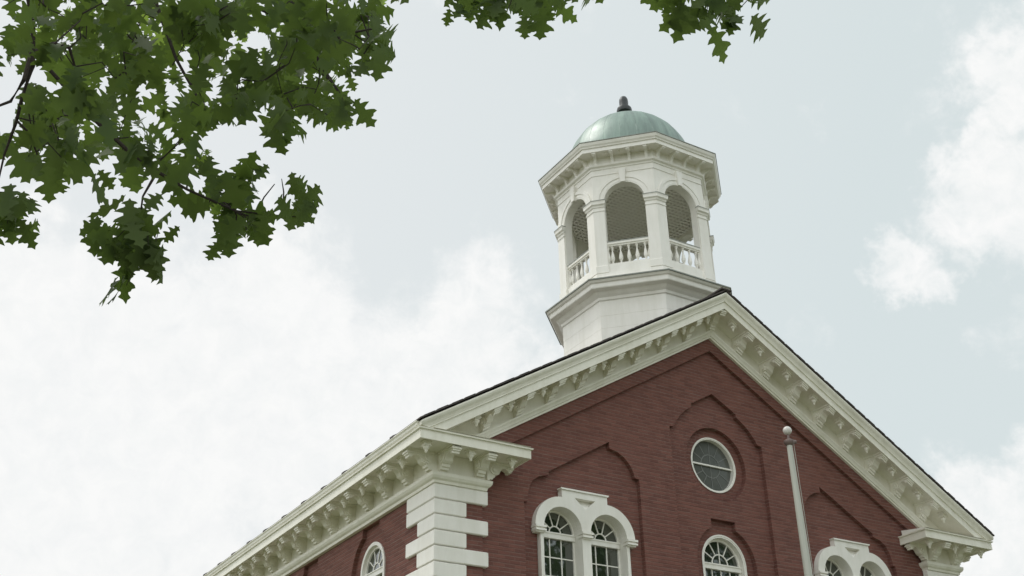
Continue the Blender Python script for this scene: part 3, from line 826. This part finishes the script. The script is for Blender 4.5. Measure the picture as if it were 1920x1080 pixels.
# tufts: leaves gather round twig ends
def tufts(LV, poly, ntuft, per, d0, d1, spread=.11, size=.145):
    xs = [p[0] for p in poly]; ys = [p[1] for p in poly]; c = 0; cs = []
    while c < ntuft:
        px, py = rl.uniform(min(xs), max(xs)), rl.uniform(min(ys), max(ys))
        if not inside(px, py, poly): continue
        if any((px-gx)**2+(py-gy)**2 < (gr+22)**2 for gx, gy, gr in GAPS): continue
        T = at(px, py, rl.uniform(d0, d1)); cs.append(T); c += 1
        for _ in range(per):
            P = T+Vector((rl.gauss(0, spread*.6), rl.gauss(0, spread*.6), rl.gauss(0, spread*.5)))
            q = proj(P)
            if q and any((q[0]-gx)**2+(q[1]+12-gy)**2 < (gr+10)**2 for gx, gy, gr in GAPS): continue
            leaf_at(LV, P, size)
    return cs
# a few leaves lie in front of the boughs
BLINE = [(62, 40), (62, 110), (85, 122), (140, 183), (178, 225), (240, 283), (300, 325), (350, 355)]
for _ in range(24):
    k = rl.randrange(len(BLINE)-1); f_ = rl.random(); (xa, ya), (xb, yb_) = BLINE[k], BLINE[k+1]
    leaf_at(L1, at(xa+(xb-xa)*f_+rl.gauss(0, 12), ya+(yb_-ya)*f_-22+rl.gauss(0, 12), 4.32))
C1 = tufts(L1, MAIN, 112, 4, 4.4, 5.8)
fill(L1, MAIN, 230, 5.6, 8.0, .15)
C2 = tufts(L1, LOW, 10, 3, 4.5, 4.9, .08); fill(L1, LOW, 9, 4.6, 5.0)
C3 = tufts(L1, HANG, 10, 3, 4.4, 4.6, .06); fill(L1, HANG, 5, 4.4, 4.6)
C4 = tufts(L1, EDGE, 5, 3, 4.4, 4.7, .07)
# single leaves at the spray ends
for (px, py) in ((478, 312), (440, 338), (500, 338), (545, 352), (556, 362), (520, 400), (545, 408), (560, 412), (596, 408), (598, 378), (502, 425), (460, 440), (395, 322), (470, 350), (420, 350), (575, 405),
                 (712, 95), (708, 60), (712, 15), (664, 215), (655, 210), (632, 200), (395, 250), (600, 210), (545, 235), (232, 395), (300, 395), (318, 425), (185, 440), (180, 350), (85, 340), (470, 215)):
    leaf_at(L1, at(px, py-8, rl.uniform(4.4, 4.7)))
# boughs seen through the leaves
def path_px(lst): return [at(x, y, d) for x, y, d in lst]
root1 = TB+Vector((.2, .35, 5.2))
limb([root1]+path_px([(-420, -420, 4.6), (-120, -260, 4.7), (40, -80, 4.7), (62, 40, 4.7), (62, 122, 4.65)]), [.13, .09, .03, .013, .010, .008])
limb(path_px([(62, 118, 4.65), (85, 122, 4.62), (140, 183, 4.6), (178, 225, 4.6), (240, 283, 4.6), (300, 325, 4.6), (350, 355, 4.62), (440, 395, 4.65), (500, 402, 4.7), (560, 407, 4.7)]), [.008, .0075, .008, .009, .008, .007, .0055, .004, .003, .002])
limb(path_px([(60, 100, 4.68), (45, 150, 4.6), (20, 190, 4.6), (-20, 205, 4.6)]), [.011, .008, .006, .004])
limb(path_px([(62, 122, 4.66), (42, 180, 4.6), (30, 230, 4.6), (8, 290, 4.6), (-8, 360, 4.6)]), [.009, .007, .006, .004, .003])
limb(path_px([(30, 225, 4.6), (55, 250, 4.58), (70, 290, 4.6)]), [.005, .004, .003])
limb(path_px([(42, 180, 4.6), (52, 200, 4.58), (58, 235, 4.6)]), [.004, .003, .002])
limb(path_px([(62, 100, 4.7), (100, 82, 4.8), (130, 90, 4.8), (142, 130, 4.8)]), [.012, .010, .007, .004])
limb(path_px([(290, 330, 4.6), (268, 368, 4.55), (262, 410, 4.5)]), [.006, .004, .003])
limb(path_px([(480, 400, 4.7), (495, 370, 4.7), (515, 345, 4.7)]), [.004, .003, .002]); limb(path_px([(560, 407, 4.7), (580, 400, 4.7), (598, 385, 4.65)]), [.003, .003, .002]); limb(path_px([(530, 402, 4.7), (532, 360, 4.7), (528, 335, 4.7)]), [.003, .003, .0015])
limb([root1+Vector((.1, .2, 1.0))]+path_px([(-300, -600, 5.6), (150, -250, 5.6), (420, -60, 5.4), (480, 12, 5.3), (560, 50, 5.2), (640, 65, 5.0), (720, 50, 4.9)]), [.12, .08, .03, .016, .012, .009, .006, .003])
limb(path_px([(300, -150, 5.5), (290, 0, 5.3), (330, 110, 5.2), (380, 200, 5.0), (400, 240, 4.9)]), [.016, .010, .007, .005, .003])
limb(path_px([(560, 50, 5.2), (600, 120, 5.0), (640, 180, 4.8), (655, 225, 4.7)]), [.012, .008, .005, .003])
allb = path_px([(62, 40, 4.7), (140, 183, 4.6), (240, 283, 4.6), (480, 12, 5.3), (560, 50, 5.2), (330, 110, 5.2), (380, 200, 5.0), (640, 65, 5.0), (600, 120, 5.0)])
for T in sorted(C1, key=lambda T: min((q-T).length for q in LIMBS)):
    nb = min(LIMBS, key=lambda q: (q-T).length)
    if (nb-T).length < .45: twig_to(nb, T, .0025); LIMBS.append(T); LIMBS.append((nb+T)/2)
for T in C2: twig_to(min(path_px([(300, 325, 4.6), (350, 355, 4.62), (440, 395, 4.65)]), key=lambda q: (q-T).length), T, .003)
for T in C3: twig_to(at(262, 410, 4.5), T, .002)
for T in C4: twig_to(at(-8, 360, 4.6), T, .002)
TW.build('bough', BARK, OAK, smooth=True)
# yellow-green leaves higher up in the gaps, sunlight put into their colour
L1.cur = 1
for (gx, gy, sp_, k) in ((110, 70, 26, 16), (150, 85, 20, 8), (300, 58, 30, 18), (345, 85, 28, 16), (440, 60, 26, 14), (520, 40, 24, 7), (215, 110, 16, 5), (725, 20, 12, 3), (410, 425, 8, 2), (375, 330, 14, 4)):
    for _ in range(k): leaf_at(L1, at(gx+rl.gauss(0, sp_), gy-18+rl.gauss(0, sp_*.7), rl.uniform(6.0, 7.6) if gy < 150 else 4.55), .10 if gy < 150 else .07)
L1.build('foliage', LEAF, OAK, TB)
# second bough over the top of the view
TW = MB(); L2 = Leaves()
root2 = TB+Vector((.3, .5, 6.6))
over = [root2, at(-200, -900, 6.6), at(300, -500, 6.2), at(700, -260, 5.9), at(1000, -120, 5.6), at(1250, -90, 5.4), at(1390, -40, 5.2)]
limb(over, [.13, .10, .075, .05, .03, .018, .008])
limb([at(1250, -90, 5.4), at(1500, -110, 5.4), at(1700, -80, 5.3), at(2000, -60, 5.3), at(2040, 200, 5.2), at(2000, 640, 5.1)], [.015, .013, .01, .008, .006, .003])
C5 = tufts(L2, TOPC, 12, 4, 5.0, 5.6, .09); fill(L2, TOPC, 10, 5.0, 5.8); C5 += tufts(L2, TOPC2, 5, 3, 5.1, 5.5, .06)
C6 = tufts(L2, TOPR, 13, 3, 4.5, 5.0, .07)
for (px, py) in ((1060, 22), (1020, 35), (1000, 25), (940, 15), (960, 20), (845, -12), (868, -8), (1222, -22), (1340, 50), (1410, 30), (1412, 55), (1380, 50), (1305, 30), (1320, 45), (1705, -45), (1958, 650), (1100, 10)):
    leaf_at(L2, at(px, py-6, rl.uniform(4.6, 5.0)))
for T in C5: twig_to(min(over[3:], key=lambda q: (q-T).length), T, .003)
for T in C6: twig_to(over[-1], T, .003)
twig_to(at(2000, 640, 5.1), at(1958, 640, 4.8), .002); twig_to(at(1700, -80, 5.3), at(1705, -48, 4.8), .002)
TW.build('bough', BARK, OAK, smooth=True)
L2.build('foliage', LEAF, OAK, TB)
# rest of the crown, above and around the view
L3 = Leaves(); TW = MB()
CC = TB+Vector((1.6, 2.0, 8.8)); n = 0
while n < 2600:
    v = Vector((rl.uniform(-1, 1), rl.uniform(-1, 1), rl.uniform(-1, 1)))
    if v.length > 1 or v.length < .35: continue
    P = CC+Vector((v.x*6.2, v.y*6.2, v.z*3.9))
    q = proj(P)
    if q and -60 < q[0] < 1990 and q[1] > -110:
        if not (inside(q[0], q[1], MAIN) and q[1] < 120) or rl.random() < .6: continue
        if any((q[0]-gx)**2+(q[1]-gy)**2 < (gr+22)**2 for gx, gy, gr in GAPS): continue
    leaf_at(L3, P, .24, True); n += 1
for a in range(7):
    an = a*.9; e = CC+Vector((math.cos(an)*4.2, math.sin(an)*4.2, rl.uniform(-1.2, 1.5)))
    q = proj(e)
    if q and -100 < q[0] < 2000 and q[1] > -100: e = e+Vector((0, 0, 3.5))
    s_ = TB+Vector((.35, .6, 6.2+.4*a)); TW.tube([s_-TB, (s_+e)/2+Vector((0, 0, .7))-TB, e-TB], [.10, .06, .02], 7)
TW.build('limb', BARK, OAK, smooth=True)
L3.build('crown', LEAF, OAK, TB)

# ------------------------------------------------------------------ trees across the lawn, mirrored in the window panes
def far_tree(x, y, h, rx, label, seed):
    rr = random.Random(seed); B = Vector((x, y, 0))
    tr = thing('shade_tree', label, 'tree', B, 'shade trees across the lawn')
    m = MB(); m.tube([Vector((0, 0, -.1)), Vector((.1, 0, h*.3)), Vector((0, .2, h*.6)), Vector((.1, 0, h*.9))], [.5, .36, .22, .05], 10)
    for k in range(9):
        a = k*2.4; z = h*(.28+.06*k); m.tube([Vector((0, 0, z)), Vector((math.cos(a)*rx*.4, math.sin(a)*rx*.4, z+h*.08)), Vector((math.cos(a)*rx*.75, math.sin(a)*rx*.75, z+h*.13))], [.14, .08, .02], 6)
    m.build('trunk', BARK, tr, smooth=True)
    vs, fs = [], []
    cl = [(Vector((rr.gauss(0, rx*.42), rr.gauss(0, rx*.42), h*rr.uniform(.3, .95))), rr.uniform(.9, 1.9)) for _ in range(64)]
    for c, r_ in cl:
        for _ in range(105):
            d = Vector((rr.gauss(0, 1), rr.gauss(0, 1), rr.gauss(0, 1))).normalized()*r_*rr.uniform(.5, 1)
            P = c+d; s = rr.uniform(.16, .36); a = Vector((rr.gauss(0, 1), rr.gauss(0, 1), rr.gauss(0, 1))).normalized(); b_ = a.orthogonal().normalized()
            q = len(vs); vs += [tuple(P+a*s), tuple(P+b_*s*.6), tuple(P-a*s), tuple(P-b_*s*.6)]; fs.append((q, q+1, q+2, q+3))
    me = bpy.data.meshes.new('crown'); me.from_pydata(vs, [], fs); me.materials.append(LEAFB)
    inst('crown', me, tr)
far_tree(11, -21, 26, 5.5, 'tall shade tree on the lawn facing the gable, nearest the path', 1)
far_tree(20, -24, 29, 6, 'broad shade tree on the lawn right of the path', 2)
far_tree(30, -23, 27, 6, 'shade tree farthest along the lawn to the right', 3)
